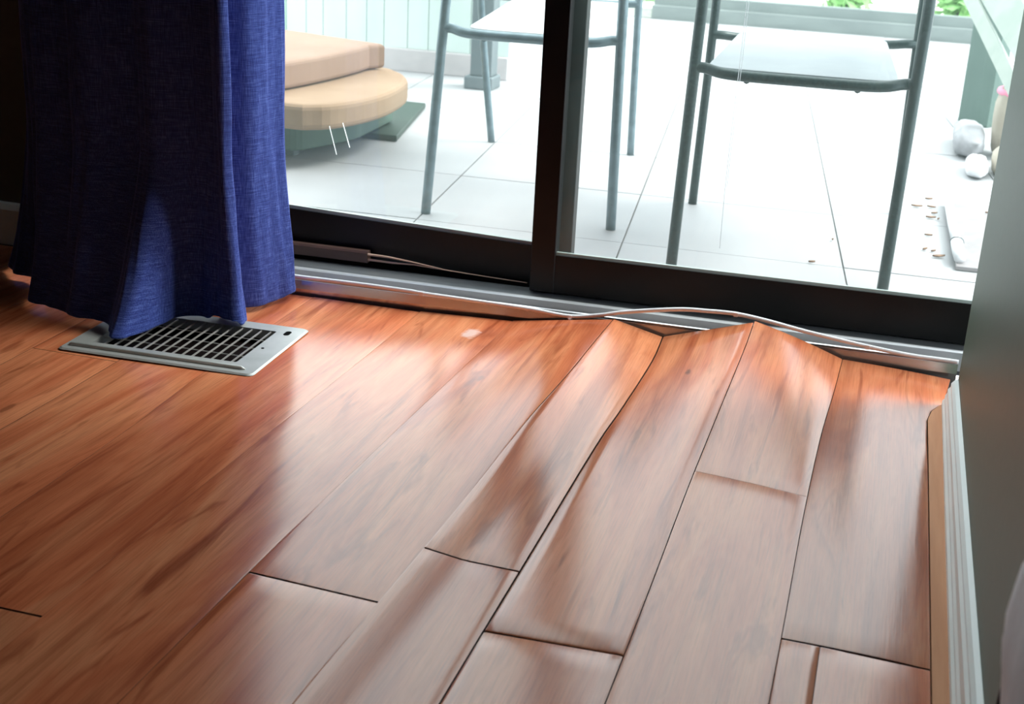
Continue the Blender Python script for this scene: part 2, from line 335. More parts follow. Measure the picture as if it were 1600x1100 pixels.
def plank(L, R, y0, y1, tone, nx=10, bulge=None, drop_l=None, drop_r=None, gap=.0004, name='plank', cham=.0005):
    """L,R seam tables; bulge(y)= crown in the middle; drop_*(y)= extra lowering of that edge"""
    nyy = max(2, int((y1-y0)/.045)); YS = [y0+.0003]+[y0+.0018+(y1-y0-.0036)*j/nyy for j in range(nyy+1)]+[y1-.0003]; ny = nyy+2; ou = random.uniform(0, 9); ov = random.uniform(0, 30)
    ts = [0, .012]+[.012+(.976)*i/nx for i in range(1, nx)]+[.988, 1]
    V = []; UV = []; W = len(ts)
    for j in range(ny+1):
        y = YS[j]
        for i, t in enumerate(ts):
            xl = smooth_tab(L, 1, y)+gap; xr = smooth_tab(R, 1, y)-gap
            zl = smooth_tab(L, 2, y)-(drop_l(y) if drop_l else 0); zr = smooth_tab(R, 2, y)-(drop_r(y) if drop_r else 0)
            x = xl+(xr-xl)*t; z = zl+(zr-zl)*t
            if bulge: z += bulge(y, t)
            if i in (0, W-1): z -= cham
            if j in (0, ny): z -= cham*.6
            V.append((x, y, z)); UV.append((x+ou, y+ov))
    top = []
    for j in range(ny):
        for i in range(W-1):
            a = j*W+i; top.append((a, a+1, a+1+W, a+W))
    # skirts
    ring = [i for i in range(W)]+[j*W+W-1 for j in range(1, ny+1)]+[ny*W+i for i in range(W-2, -1, -1)]+[j*W for j in range(ny-1, 0, -1)]
    n = len(V)
    for r_ in ring: V.append((V[r_][0], V[r_][1], V[r_][2]-.014)); UV.append(UV[r_])
    side = []
    m_ = len(ring)
    for k_ in range(m_):
        a, b = ring[k_], ring[(k_+1) % m_]; side.append((b, a, n+k_, n+(k_+1) % m_))
    side.append(tuple(n+k_ for k_ in range(m_))[::-1])
    o = mesh(name, V, top+side, M['floor'], floor, uvs=UV)
    o.data.materials.append(M['plank_side'])
    for p in o.data.polygons:
        if p.index >= len(top): p.material_index = 1
        else:
            j_, i_ = divmod(p.index, W-1); p.use_smooth = not (i_ in (0, W-2) or j_ in (0, ny-1))
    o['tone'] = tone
    # the register's duct opening is cut through the boards it crosses
    xs = [v[0] for v in V]
    if min(xs) < -1.10 and max(xs) > -1.42 and y1 > 2.0 and y0 < 2.3:
        bm = bmesh.new(); bm.from_mesh(o.data); ca, sa = math.cos(REG[2]), math.sin(REG[2])
        def loc(p): dx, dy = p.x-REG[0], p.y-REG[1]; return (dx*ca+dy*sa, -dx*sa+dy*ca)
        def wrl(a, b): return Vector((REG[0]+a*ca-b*sa, REG[1]+a*sa+b*ca, 0))
        for pt, nn in (((-.157, 0), (1, 0)), ((.147, 0), (1, 0)), ((0, -.090), (0, 1)), ((0, .100), (0, 1))):
            bmesh.ops.bisect_plane(bm, geom=bm.verts[:]+bm.edges[:]+bm.faces[:], plane_co=wrl(*pt), plane_no=wrl(nn[0], nn[1])-wrl(0, 0), dist=1e-6)
        dead = [f for f in bm.faces if -.157 < loc(f.calc_center_median())[0] < .147 and -.090 < loc(f.calc_center_median())[1] < .100]
        bmesh.ops.delete(bm, geom=dead, context='FACES'); bm.to_mesh(o.data); bm.free()
    return o
REG = (-1.2575, 2.168, math.radians(2.2))
YE = lambda: 2.528
def crown(a, p=1.0): return lambda y, t: a*4*t*(1-t)*p
# S1-S2
ends = {}
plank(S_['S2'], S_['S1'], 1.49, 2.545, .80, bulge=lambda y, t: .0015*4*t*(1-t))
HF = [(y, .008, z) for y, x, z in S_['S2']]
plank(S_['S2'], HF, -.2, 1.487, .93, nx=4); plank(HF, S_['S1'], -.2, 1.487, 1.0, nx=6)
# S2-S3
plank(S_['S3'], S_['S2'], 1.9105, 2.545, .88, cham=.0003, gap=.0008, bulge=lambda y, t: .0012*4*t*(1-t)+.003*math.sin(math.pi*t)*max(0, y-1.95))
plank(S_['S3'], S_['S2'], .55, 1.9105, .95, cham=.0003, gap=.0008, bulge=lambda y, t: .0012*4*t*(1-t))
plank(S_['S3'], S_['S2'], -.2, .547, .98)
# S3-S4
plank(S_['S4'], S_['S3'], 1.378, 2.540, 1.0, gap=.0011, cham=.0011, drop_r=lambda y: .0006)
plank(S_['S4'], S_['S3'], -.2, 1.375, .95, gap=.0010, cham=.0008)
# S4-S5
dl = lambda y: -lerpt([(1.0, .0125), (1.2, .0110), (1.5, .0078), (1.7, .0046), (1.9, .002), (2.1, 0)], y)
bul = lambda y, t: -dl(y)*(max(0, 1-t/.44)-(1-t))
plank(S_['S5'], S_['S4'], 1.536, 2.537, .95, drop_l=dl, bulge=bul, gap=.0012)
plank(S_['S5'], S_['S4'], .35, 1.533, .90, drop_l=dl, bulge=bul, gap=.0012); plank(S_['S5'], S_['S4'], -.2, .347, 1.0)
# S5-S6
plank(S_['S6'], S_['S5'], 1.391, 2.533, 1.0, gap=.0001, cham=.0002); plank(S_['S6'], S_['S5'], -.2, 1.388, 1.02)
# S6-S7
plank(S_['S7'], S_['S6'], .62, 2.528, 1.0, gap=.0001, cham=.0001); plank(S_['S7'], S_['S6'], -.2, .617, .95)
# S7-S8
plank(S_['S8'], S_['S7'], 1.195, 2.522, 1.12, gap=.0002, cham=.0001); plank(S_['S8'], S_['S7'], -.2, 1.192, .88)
names = ['S8', 'S9', 'S10', 'S11', 'S12', 'S13', 'S14', 'S15', 'S16', 'S17', 'S18', 'S19', 'S20']
for i, (a, b) in enumerate(zip(names, names[1:])):
    cuts = [-.2]+sorted([random.uniform(.2, 1.1), random.uniform(1.35, 2.3)])+[2.517 if i < 3 else 2.575]
    if i == 0: cuts = [-.2, .9, 2.519]
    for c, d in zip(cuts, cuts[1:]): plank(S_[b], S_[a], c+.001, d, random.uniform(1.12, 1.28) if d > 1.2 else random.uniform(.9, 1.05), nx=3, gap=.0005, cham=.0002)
# the part of the floor behind the viewer, in plain rows
for i in range(19):
    a = [(-1.6, .142-.181*i, 0), (-.2, .142-.181*i, 0)]; b = [(-1.6, .142-.181*(i+1), 0), (-.2, .142-.181*(i+1), 0)]
    plank(b, a, -1.59, -.202, random.uniform(.88, 1.05), nx=2)
# narrow tan strip between the last board and the baseboard
V = []; Fc = []
for i, (y, x, z) in enumerate([(-1.59, .142, 0), (.2, .142, 0), (1.412, .1419, .001), (2.10, .1391, .0035), (2.319, .1375, .006), (2.36, .144, .0065), (2.398, .160, .007)]):
    V += [(x+.0014, y, z+.001), (.1638, y, z+.002), (.1638, y, -.02), (x+.0014, y, -.02)]
    if i: a = i*4-4; Fc += [(a, a+1, a+5, a+4), (a+1, a+2, a+6, a+5), (a+3, a, a+4, a+7)]
Fc += [(0, 3, 2, 1), (24, 25, 26, 27)]
struct(mesh('trim_2', V, Fc, M['strip']), 'narrow tan wood strip between the last floor board and the white baseboard', 'trim')

# ---------------------------------------------------------------- sliding door: threshold, sashes
sl = lambda x: .03*(x+1.18)
X0, X1 = -1.395, .20
th = empty('trim_1'); struct(th, 'grey aluminium door threshold with bright track ribs under the sliding door', 'threshold')
MB().prism([(2.53, -.02), (2.5285, .012), (2.531, .031), (2.534, .034), (2.539, .034), (2.539, .022), (2.585, .022), (2.585, -.02)], X0, .1925, sl, 8).build('front_face', M['face'], th)
MB().prism([(2.582, .0), (2.582, .038), (2.586, .041), (2.592, .041), (2.594, .037), (2.594, .0)], X0, .26, sl, 8).build('track_rib', M['track_edge'], th)
MB().prism([(2.531, .0345), (2.530, .0365), (2.5335, .0378), (2.5375, .0365), (2.537, .0345)], X0, .1925, sl, 8).build('front_lip', M['track_edge'], th)
MB().prism([(2.5945, 0), (2.5945, .036), (2.622, .040), (2.6475, .042), (2.6475, 0)], X0, .40, sl, 8).build('track_ledge', M['track'], th)
MB().prism([(2.648, 0), (2.648, .018), (2.74, .018), (2.76, .0), (2.76, -.05), (2.70, -.05), (2.70, 0)], X0, .40, sl, 8).build('outer_channel', M['black'], th)
MB().prism([(2.712, .018), (2.712, .05), (2.722, .05), (2.722, .018)], X0, .40, sl, 4).build('outer_rib', M['black'], th)
fr = empty('trim_3'); struct(fr, 'black metal outer frame around the sliding door', 'door frame')
MB().box((-1.439, 2.60, -.02), (-1.399, 2.75, 2.08), .003).build('jamb', M['black'], fr)
MB().box((.40, 2.62, -.02), (.44, 2.79, 2.08), .003).build('jamb', M['black'], fr)
MB().box((-1.398, 2.60, 2.04), (.399, 2.79, 2.08), .003).build('head', M['black'], fr)

def sash(name, label, xl, xr, yf, dep, zb, zg_l, zg_r, swl, swr, gmat, bead_h):
    """black sash: bottom rail with (slightly sloping) top, two stiles, top rail, pane and glazing bead"""
    root = empty(name); struct(root, label, 'sliding door')
    y = lambda x: yf+sl(x)
    zt = 2.035
    def vbox(xa, xb, za0, za1, z1, nm, inset=0.0):
        V = [(xa, y(xa)+inset, za0), (xb, y(xb)+inset, za1), (xb, y(xb)+dep-inset, za1), (xa, y(xa)+dep-inset, za0)]
        V += [(v[0], v[1], z1) for v in V]
        bm = bmesh.new(); b = [bm.verts.new(v) for v in V]
        for f in ((3, 2, 1, 0), (4, 5, 6, 7), (0, 1, 5, 4), (1, 2, 6, 5), (2, 3, 7, 6), (3, 0, 4, 7)): bm.faces.new([b[i] for i in f])
        bmesh.ops.bevel(bm, geom=bm.edges[:], offset=.0012, segments=1, affect='EDGES')
        return MB().bm(bm).build(nm, M['black'], root)
    vbox(xl, xl+swl, zb, zb, zt, 'stile'); vbox(xr-swr, xr, zb, zb, zt, 'stile')
    # bottom rail
    a, b = xl+swl+.0004, xr-swr-.0004; ya, yb = y(a)+.002, y(b)+.002; d2 = dep-.004
    V = [(a, ya, zb), (b, yb, zb), (b, yb+d2, zb), (a, ya+d2, zb), (a, ya, zg_l), (b, yb, zg_r), (b, yb+d2, zg_r), (a, ya+d2, zg_l)]
    MB().add(V, [(3, 2, 1, 0), (4, 5, 6, 7), (0, 1, 5, 4), (1, 2, 6, 5), (2, 3, 7, 6), (3, 0, 4, 7)]).build('bottom_rail', M['black'], root)
    V = [(a, ya+.004, zg_l), (b, yb+.004, zg_r), (b, yb+.013, zg_r), (a, ya+.013, zg_l), (a, ya+.006, zg_l+bead_h), (b, yb+.006, zg_r+bead_h), (b, yb+.013, zg_r+bead_h), (a, ya+.013, zg_l+bead_h)]
    MB().add(V, [(3, 2, 1, 0), (4, 5, 6, 7), (0, 1, 5, 4), (1, 2, 6, 5), (2, 3, 7, 6), (3, 0, 4, 7)]).build('glazing_bead', M['bead'], root)
    vbox(a, b, zt-.07, zt-.07, zt, 'top_rail', .002)
    yg = .0145
    V = [(a, y(a)+yg, zg_l+.0004), (b, y(b)+yg, zg_r+.0004), (b, y(b)+yg+.004, zg_r+.0004), (a, y(a)+yg+.004, zg_l+.0004)]
    V += [(v[0], v[1], zt-.0705) for v in V]
    MB().add(V, [(3, 2, 1, 0), (4, 5, 6, 7), (0, 1, 5, 4), (1, 2, 6, 5), (2, 3, 7, 6), (3, 0, 4, 7)]).build('glass_pane', gmat, root)
    return root
d1 = sash('door_1', 'black framed sliding sash nearer the room, right of the centre post', -.698, .34, 2.625, .032, .0428, .1265, .1275, .053, .06, M['glass_slide'], .006)
d2 = sash('door_2', 'black framed fixed sash farther out, between the curtain and the centre post', -1.396, -.622, 2.672, .032, .0505, .152, .1285, .05, .078, M['glass_fixed'], .007)
# pale inner seal on the centre stile of the near sash
MB().prism([(2.6585, .13), (2.6585, 2.0), (2.664, 2.0), (2.664, .13)], -.656, -.650, sl).build('glass_seal', M['bead'], d1)
# marks on the glass
def streak(name, pts, wd, parent, mat, yb):
    V = []; Fc = []
    for i, (x, z) in enumerate(pts):
        V += [(x-wd/2, yb+sl(x), z), (x+wd/2, yb+sl(x), z), (x+wd/2, yb+sl(x)-.0008, z), (x-wd/2, yb+sl(x)-.0008, z)]
        if i: a = i*4-4; Fc += [(a, a+1, a+5, a+4), (a+2, a+3, a+7, a+6), (a+1, a+2, a+6, a+5), (a+3, a, a+4, a+7)]
    return MB().add(V, Fc).build(name, mat, parent)
yb = 2.625+.0143
streak('drip_mark', [(-.300, .75), (-.3015, .55), (-.3040, .40), (-.3045, .30), (-.3025, .18)], .0016, d1, M['drip'], yb)
streak('drip_mark', [(-.296, .75), (-.2975, .55), (-.3005, .40), (-.3012, .31)], .0014, d1, M['drip'], yb)
yb2 = 2.672+.0143
streak('scratch', [(-1.1545, .353), (-1.138, .300)], .0018, d2, M['scratch'], yb2)
streak('scratch', [(-1.186, .343), (-1.169, .281)], .0016, d2, M['scratch'], yb2)

# rod lying in the track in front of the fixed sash
def track_y(x): return 2.655+sl(x)
t = empty('security_rod', (-1.10, track_y(-1.10), .042)); tag(t, 'dull brown door bar lying on the threshold beside the curtain', 'door bar')
V = MB().prism([(-.008, .010), (-.008, .031), (-.005, .036), (.008, .036), (.011, .031), (.011, .010)], -.28, .022, lambda x: .03*x, 2)
V.build('bar', M['rod'], t)
sp = MB().tube([(.018, -.004, .029), (.07, -.003, .0285), (.13, -.0015, .0235), (.20, .0, .016)], [.0028, .0024, .0018, .0012], 8).tube([(.018, -.003, .0165), (.08, -.003, .0165), (.13, -.0015, .0185), (.20, .0, .0155), (.30, .004, .0115), (.39, .0065, .009)], [.0026, .0022, .0016, .0014, .0012, .0009], 8)
tag(sp.build('split_end', M['pale_wood'], t), 'pale splintered wood tip')

# ---------------------------------------------------------------- white cable with clips along the threshold
cab = [(-1.39, 2.518, .0395), (-1.26, 2.522, .041), (-1.1826, 2.5245, .0405), (-1.0493, 2.5285, .0413), (-.9331, 2.532, .0402), (-.8971, 2.533, .0385), (-.7622, 2.537, .0365), (-.6649, 2.5395, .0345), (-.5821, 2.5405, .0305), (-.5222, 2.5425, .0405), (-.4631, 2.546, .0552), (-.3593, 2.549, .0744), (-.3012, 2.551, .0785), (-.2434, 2.5525, .0800), (-.179, 2.5555, .0730), (-.1021, 2.557, .0613), (.0116, 2.560, .0478), (.0985, 2.5625, .0403), (.155, 2.566, .039), (.1921, 2.5672, .0385)]
t = empty('cable', (0, 0, 0)); tag(t, 'thin white cable running along the threshold and over the buckled boards', 'cable')
o = MB().tube(spline(cab, 6), .0042, 10).build('cord', M['cable'], t, True)
def clip(x, y, z, nail):
    b = MB().tube([(x-.004, y, z-.001), (x-.004, y, z+.0035), (x+.004, y, z+.0035), (x+.004, y, z-.001)], .0014, 6)
    b.box((x-.0045, y-.0045, z-.0052), (x+.0045, y+.002, z+.0035), .0008)
    if nail: b.tube([(x, y-.005, z-.003), (x, y-.0055, z-.012), (x, y-.006, z-.018)], [.0028, .002, .0006], 8)
    return b.build('cable_clip', M['cable'], t)
clip(-.5805, 2.5405, .0305, True); clip(-.2434, 2.5525, .0800, False); clip(.018, 2.5605, .047, False); clip(-.905, 2.533, .039, False)

# ---------------------------------------------------------------- floor register
RZ = math.radians(2.2)
reg = empty('floor_register', (REG[0], REG[1], .0), REG[2]); tag(reg, 'grey metal floor register half under the curtain hem', 'floor register')
LX, LY = .2, .138; ox0, ox1, oy0, oy1 = -.155, .145, -.088, .098
P = MB()
def rr(x0, y0, x1, y1, r, n=5):
    out = []
    for cx, cy, a0 in ((x1-r, y0+r, -90), (x1-r, y1-r, 0), (x0+r, y1-r, 90), (x0+r, y0+r, 180)):
        for i in range(n+1):
            a = math.radians(a0+90*i/n); out.append((cx+r*math.cos(a), cy+r*math.sin(a)))
    return out
outer = rr(-LX, -LY, LX, LY, .012); inner = rr(ox0, oy0, ox1, oy1, .004)
n = len(outer); V = []
for ring, z in ((outer, .0025), (rr(-LX+.004, -LY+.004, LX-.004, LY-.004, .010), .0052), (inner, .0056), (inner, .0095-.024)): V += [(x, y, z) for x, y in ring]


Fc = []
for r_ in range(3):
    for i in range(n):
        a = r_*n+i; b = r_*n+(i+1) % n; Fc.append((a, b, b+n, a+n))
P.add(V, Fc).build('faceplate', M['chrome'], reg)
MB().box((ox0, oy0, -.0268), (ox1, oy1, -.0242)).build('duct', M['duct'], reg)
P = MB().tube([(-.185, -.116, .0058), (-.18, -.116, .0075), (0, -.116, .0075), (.168, -.116, .0075), (.176, -.116, .0055)], [.003, .0042, .0042, .0042, .002], 10)
P.build('pressed_rib', M['chrome'], reg, True)
MB().slab(rr(.163, .083, .175, .107, .0058), .0050, .0060).build('lever_slot', M['hole'], reg)
MB().slab(rr(.156, -.004, .162, .002, .0029), .0050, .0062).build('screw_hole', M['hole'], reg)
nf = 14
for i in range(nf):
    x = ox1-.0125-i*(ox1-ox0-.016)/nf
    MB().box((x-.0008, oy0, .0008), (x+.0008, oy1, .0040)).build('fin', M['fin'], reg)
for i in range(3):
    y = oy0+(oy1-oy0)*(i+1)/4
    tag(MB().box((ox0, y-.0006, -.0012), (ox1, y+.0006, .0006)).build('cross_bar', M['fin'], reg), None)

# ---------------------------------------------------------------- curtain
bot = [(-1.19, 2.508), (-1.176, 2.492), (-1.178, 2.465), (-1.196, 2.43), (-1.208, 2.38), (-1.250, 2.345), (-1.252, 2.318), (-1.196, 2.290), (-1.182, 2.262), (-1.197, 2.247), (-1.225, 2.256), (-1.262, 2.266), (-1.298, 2.268), (-1.328, 2.238), (-1.336, 2.140), (-1.350, 2.078), (-1.375, 2.068), (-1.395, 2.095), (-1.425, 2.140), (-1.465, 2.155), (-1.500, 2.150), (-1.53, 2.165), (-1.56, 2.180), (-1.60, 2.190), (-1.645, 2.200), (-1.665, 2.25), (-1.68, 2.31), (-1.74, 2.35), (-1.80, 2.36), (-1.84, 2.42), (-1.845, 2.57)]
top = [(-1.215, 2.508), (-1.203, 2.492), (-1.208, 2.465), (-1.212, 2.43), (-1.222, 2.38), (-1.262, 2.350), (-1.262, 2.325), (-1.225, 2.296), (-1.216, 2.278), (-1.228, 2.268), (-1.244, 2.280), (-1.262, 2.292), (-1.292, 2.302), (-1.315, 2.300), (-1.340, 2.290), (-1.375, 2.280), (-1.402, 2.290), (-1.418, 2.302), (-1.440, 2.310), (-1.490, 2.306), (-1.525, 2.296), (-1.56, 2.300), (-1.585, 2.312), (-1.61, 2.322), (-1.655, 2.322), (-1.69, 2.335), (-1.705, 2.355), (-1.735, 2.38), (-1.76, 2.42), (-1.78, 2.45), (-1.79, 2.57)]
B = spline([(x, y, 0) for x, y in bot], 5); T = spline([(x, y, 0) for x, y in top], 5)
V = []; Fc = []; zs = [.0125, .02, .035, .055, .08, .11, .15, .20, .26, .33, .42, .52, .64, .8, 1.0, 1.3, 1.6, 1.95]
hem = lambda i: 0.0
N = len(B)
for j, z in enumerate(zs):
    f = min(1, z/.34)**.7
    for i in range(N):
        p = B[i].lerp(T[i], f); s = .006*noise.noise(Vector((i*.35, z*5, 3)))+.004*noise.noise(Vector((i*.9, z*13, 7)))
        zz = z+(.012 if 42 < i < 55 else 0)*(1 if j == 0 else 0)
        if i < 12 and z < .3: zz = z+.006*(1-z/.3)
        V.append((p.x+s, p.y+s*.7, zz))
for j in range(len(zs)-1):
    for i in range(N-1):
        a = j*N+i; Fc.append((a, a+1, a+1+N, a+N))
cur = mesh('curtain', V, Fc, M['curtain'], None, True)
tag(cur, 'dark navy linen curtain hanging to the floor over the register', 'curtain')
md = cur.modifiers.new('thick', 'SOLIDIFY'); md.thickness = .0035; md.offset = 0
md = cur.modifiers.new('sub', 'SUBSURF'); md.levels = 1; md.render_levels = 1
# rod and rings above, out of the frame, that carry it
cr_ = empty('curtain_rod', (-1.2, 2.40, 2.0)); tag(cr_, 'dark curtain rod above the sliding door', 'curtain rod')
MB().tube([(-.9, 0, 0), (1.3, 0, 0)], .012, 12).build('rod', M['cord'], cr_, True)
for x in (-.8, 1.2): MB().box((x-.01, -.012, -.012), (x+.01, .196, .012)).build('bracket', M['cord'], cr_)
tg = MB()
pts = []
cx, cy, cz = -1.378, 2.238, .040
bmz = bmesh.new(); bmesh.ops.create_uvsphere(bmz, u_segments=20, v_segments=10, radius=1)
for v in bmz.verts: v.co = Vector((cx+v.co.x*.017, cy+v.co.y*.006, cz+v.co.z*.0065))
tag(tg.bm(bmz).build('orange_oval', M['orange_oval'], cur, True), 'small orange oval on the dark curtain')  # small flattened orange-brown oval set on the curtain

# ---------------------------------------------------------------- pale cloth bundle and cord by the right wall
V = []; Fc = []; NA = 40; NZ = 22
for j in range(NZ+1):
    z = .47*j/NZ
    xm = lerpt([(0, .148), (.2, .150), (.26, .153), (.31, .145), (.36, .137), (.40, .140), (.44, .147), (.47, .168)], z)
    cx, rx = (xm+.1835)/2, (.1835-xm)/2
    ry = lerpt([(0, .12), (.3, .12), (.40, .11), (.44, .085), (.47, .03)], z)
    for i in range(NA):
        a = 2*math.pi*i/NA; ca, sa = math.cos(a), math.sin(a)
        w_ = 1+.05*math.sin(a*11+z*22)+.12*noise.noise(Vector((ca*3, sa*3, z*14)))
        V.append((min(.184, cx+rx*math.copysign(abs(ca)**.7, ca)*w_), .90+ry*math.copysign(abs(sa)**.7, sa)*(1+.02*math.sin(a*7+z*30)), z+.003))
for j in range(NZ):
    for i in range(NA):
        a = j*NA+i; b = j*NA+(i+1) % NA; Fc.append((a, b, b+NA, a+NA))
Fc.append(tuple(range(NA))[::-1]); Fc.append(tuple(range(NZ*NA, NZ*NA+NA)))
tag(mesh('cloth_bundle', V, Fc, M['cloth'], None, True), 'crumpled pale grey cloth bundle by the olive wall, right edge', 'cloth')
tag(MB().tube(spline([(.179, 1.035, .272), (.180, 1.08, .255), (.179, 1.165, .195), (.180, 1.185, .15), (.176, 1.17, .085), (.158, 1.12, .012), (.140, 1.0, .006)], 6), .003, 8).build('black_cord', M['cord'], None, True), 'thin black cord looping out of the pale cloth on the olive wall', 'cord')

# ================================================================ OUTSIDE
PR = -.11   # patio tile direction
def rot(x, y, a, ox=-.124, oy=3.83): 
    c, s = math.cos(a), math.sin(a); dx, dy = x, y; return (ox+dx*c-dy*s, oy+dx*s+dy*c)
pat = MB().slab([(-6, 2.775), (2.2, 2.775), (2.2, 9.0), (-6, 9.0)], -.06, -.004).build('patio', M['grout'])
struct(pat, 'pale tiled patio floor outside the sliding door', 'patio')
def clip_poly(poly, ymin, ymax, xmin, xmax):
    for ax, lim, sg in ((1, ymin, 1), (1, ymax, -1), (0, xmin, 1), (0, xmax, -1)):
        out = []
        for i in range(len(poly)):
            a, b = poly[i], poly[(i+1) % len(poly)]; da, db = (a[ax]-lim)*sg, (b[ax]-lim)*sg
            if da >= 0: out.append(a)
            if da*db < 0: t_ = da/(da-db); out.append((a[0]+(b[0]-a[0])*t_, a[1]+(b[1]-a[1])*t_))
        poly = out
        if len(poly) < 3: return []
    return poly
ts_ = .56; G = .0022
for i in range(-11, 7):
    for j in range(-3, 11):
        x0, y0 = i*ts_, j*ts_
        sk = .05                                   # courses run almost parallel to the door
        q = []
        for ux, uy in ((x0+G, y0+G), (x0+ts_-G, y0+G), (x0+ts_-G, y0+ts_-G), (x0+G, y0+ts_-G)):
            q.append((-.124+ux-uy*.11, 3.852+uy+ux*.035))
        q = clip_poly(q, 2.78, 8.88, -5.9, 2.1)
        if len(q) < 3: continue
        MB().slab(q, -.0045, 0.0+random.uniform(-.0006, .0006)).build('tile', M['patio'], pat)
struct(MB().box((-1.62, 8.90, -.05), (3.0, 8.97, .085)).box((-1.62, 8.97, -.05), (3.0, 9.06, .15)).build('trim_4', M['curb']), 'low grey concrete curb at the far side of the patio', 'curb')
struct(MB().slab([(-9, 9.06), (6, 9.06), (6, 16), (-9, 16)], -.1, .05).build('trim_5', M['gravel']), 'pale ground beyond the patio curb', 'ground')

# pale board fence at the left with plinth and grey post
fn = empty('board_fence', (-1.8, 5.72, 0)); tag(fn, 'pale upright board fence behind the tan lounger', 'fence')
MB().box((-3.2, .0, 0), (.13, .10, .10), .004).build('plinth', M['plinth'], fn)
x = .13; i = 0
while x > -3.1:
    w_ = .085+.03*((i*7) % 3)/2
    mt = M['fence_green'] if x < -.95 else M['fence']
    MB().box((x-w_, .03, .10), (x-.003, .05, 1.05+.0*i), .002).build('board', mt, fn); x -= w_; i += 1
MB().box((-3.1, .0525, .50), (.12, .075, .56)).build('rail', M['fence'], fn)
MB().box((-3.1, .0525, .90), (.12, .075, .96)).build('rail', M['fence'], fn)
pp = empty('grey_post', (-1.705, 5.46, 0)); tag(pp, 'square grey post at the right end of the board fence', 'post')
MB().box((-.045, -.03, .055), (.050, .06, 1.15), .004).build('shaft', M['post'], pp)
MB().box((-.065, -.05, 0), (.060, .08, .055), .006).build('base', M['post'], pp)

# lounger with two tan pads over a dark mat
tag(MB().slab([(-2.62, 4.20), (-1.603, 4.19), (-1.742, 4.86), (-2.80, 4.88)], .002, .022, .003).build('outdoor_mat', M['mat']), 'flat dark green mat under the tan lounger', 'mat')
lg = empty('lounger', (-2.1, 4.0, 0)); tag(lg, 'low outdoor lounger with two thick tan pads seen beside the curtain', 'lounger')
def off(P_): return [(x+2.1, y-4.0) for x, y in P_]
lo = [(-2.60, 3.70), (-1.80, 3.62), (-1.66, 3.635), (-1.590, 3.73), (-1.553, 3.90), (-1.560, 4.10), (-1.60, 4.28), (-1.70, 4.43), (-1.86, 4.50), (-2.70, 4.62)]
def closed_spline(P_, n=4):
    P_ = [Vector((*p, 0)) for p in P_]; m_ = len(P_); out = []
    for i in range(m_):
        a, b, c, d = P_[i-1], P_[i], P_[(i+1) % m_], P_[(i+2) % m_]
        for k_ in range(n):
            t_ = k_/n; q = .5*((2*b)+(c-a)*t_+(2*a-5*b+4*c-d)*t_*t_+(3*b-a-3*c+d)*t_**3); out.append((q.x, q.y))
    return out
MB().slab(off(closed_spline(lo)), .125, .205, .018).build('seat_pad', M['tan'], lg, False)
hi = [(-2.70, 3.50), (-1.90, 3.70), (-1.845, 3.76), (-1.79, 4.05), (-1.775, 4.36), (-1.82, 4.44), (-2.70, 4.60)]
MB().slab(off(closed_spline(hi, 3)), .208, .295, .014).build('back_pad', M['tan2'], lg, False)
MB().slab(closed_round([(-.50, -.22), (.33, -.26), (.42, .02), (.40, .44), (-.50, .46)], .06), .030, .120, .006).build('frame', M['green_shade'], lg)  # dark slab added as the green shade between pads and ground
for x, y in ((-.45, -.12), (-.45, .40), (.27, -.16), (.30, .38)):
    MB().box((x-.02, y-.02, .0225 if y > .15 else 0), (x+.02, y+.02, .0295), .003).build('leg', M['post'], lg)

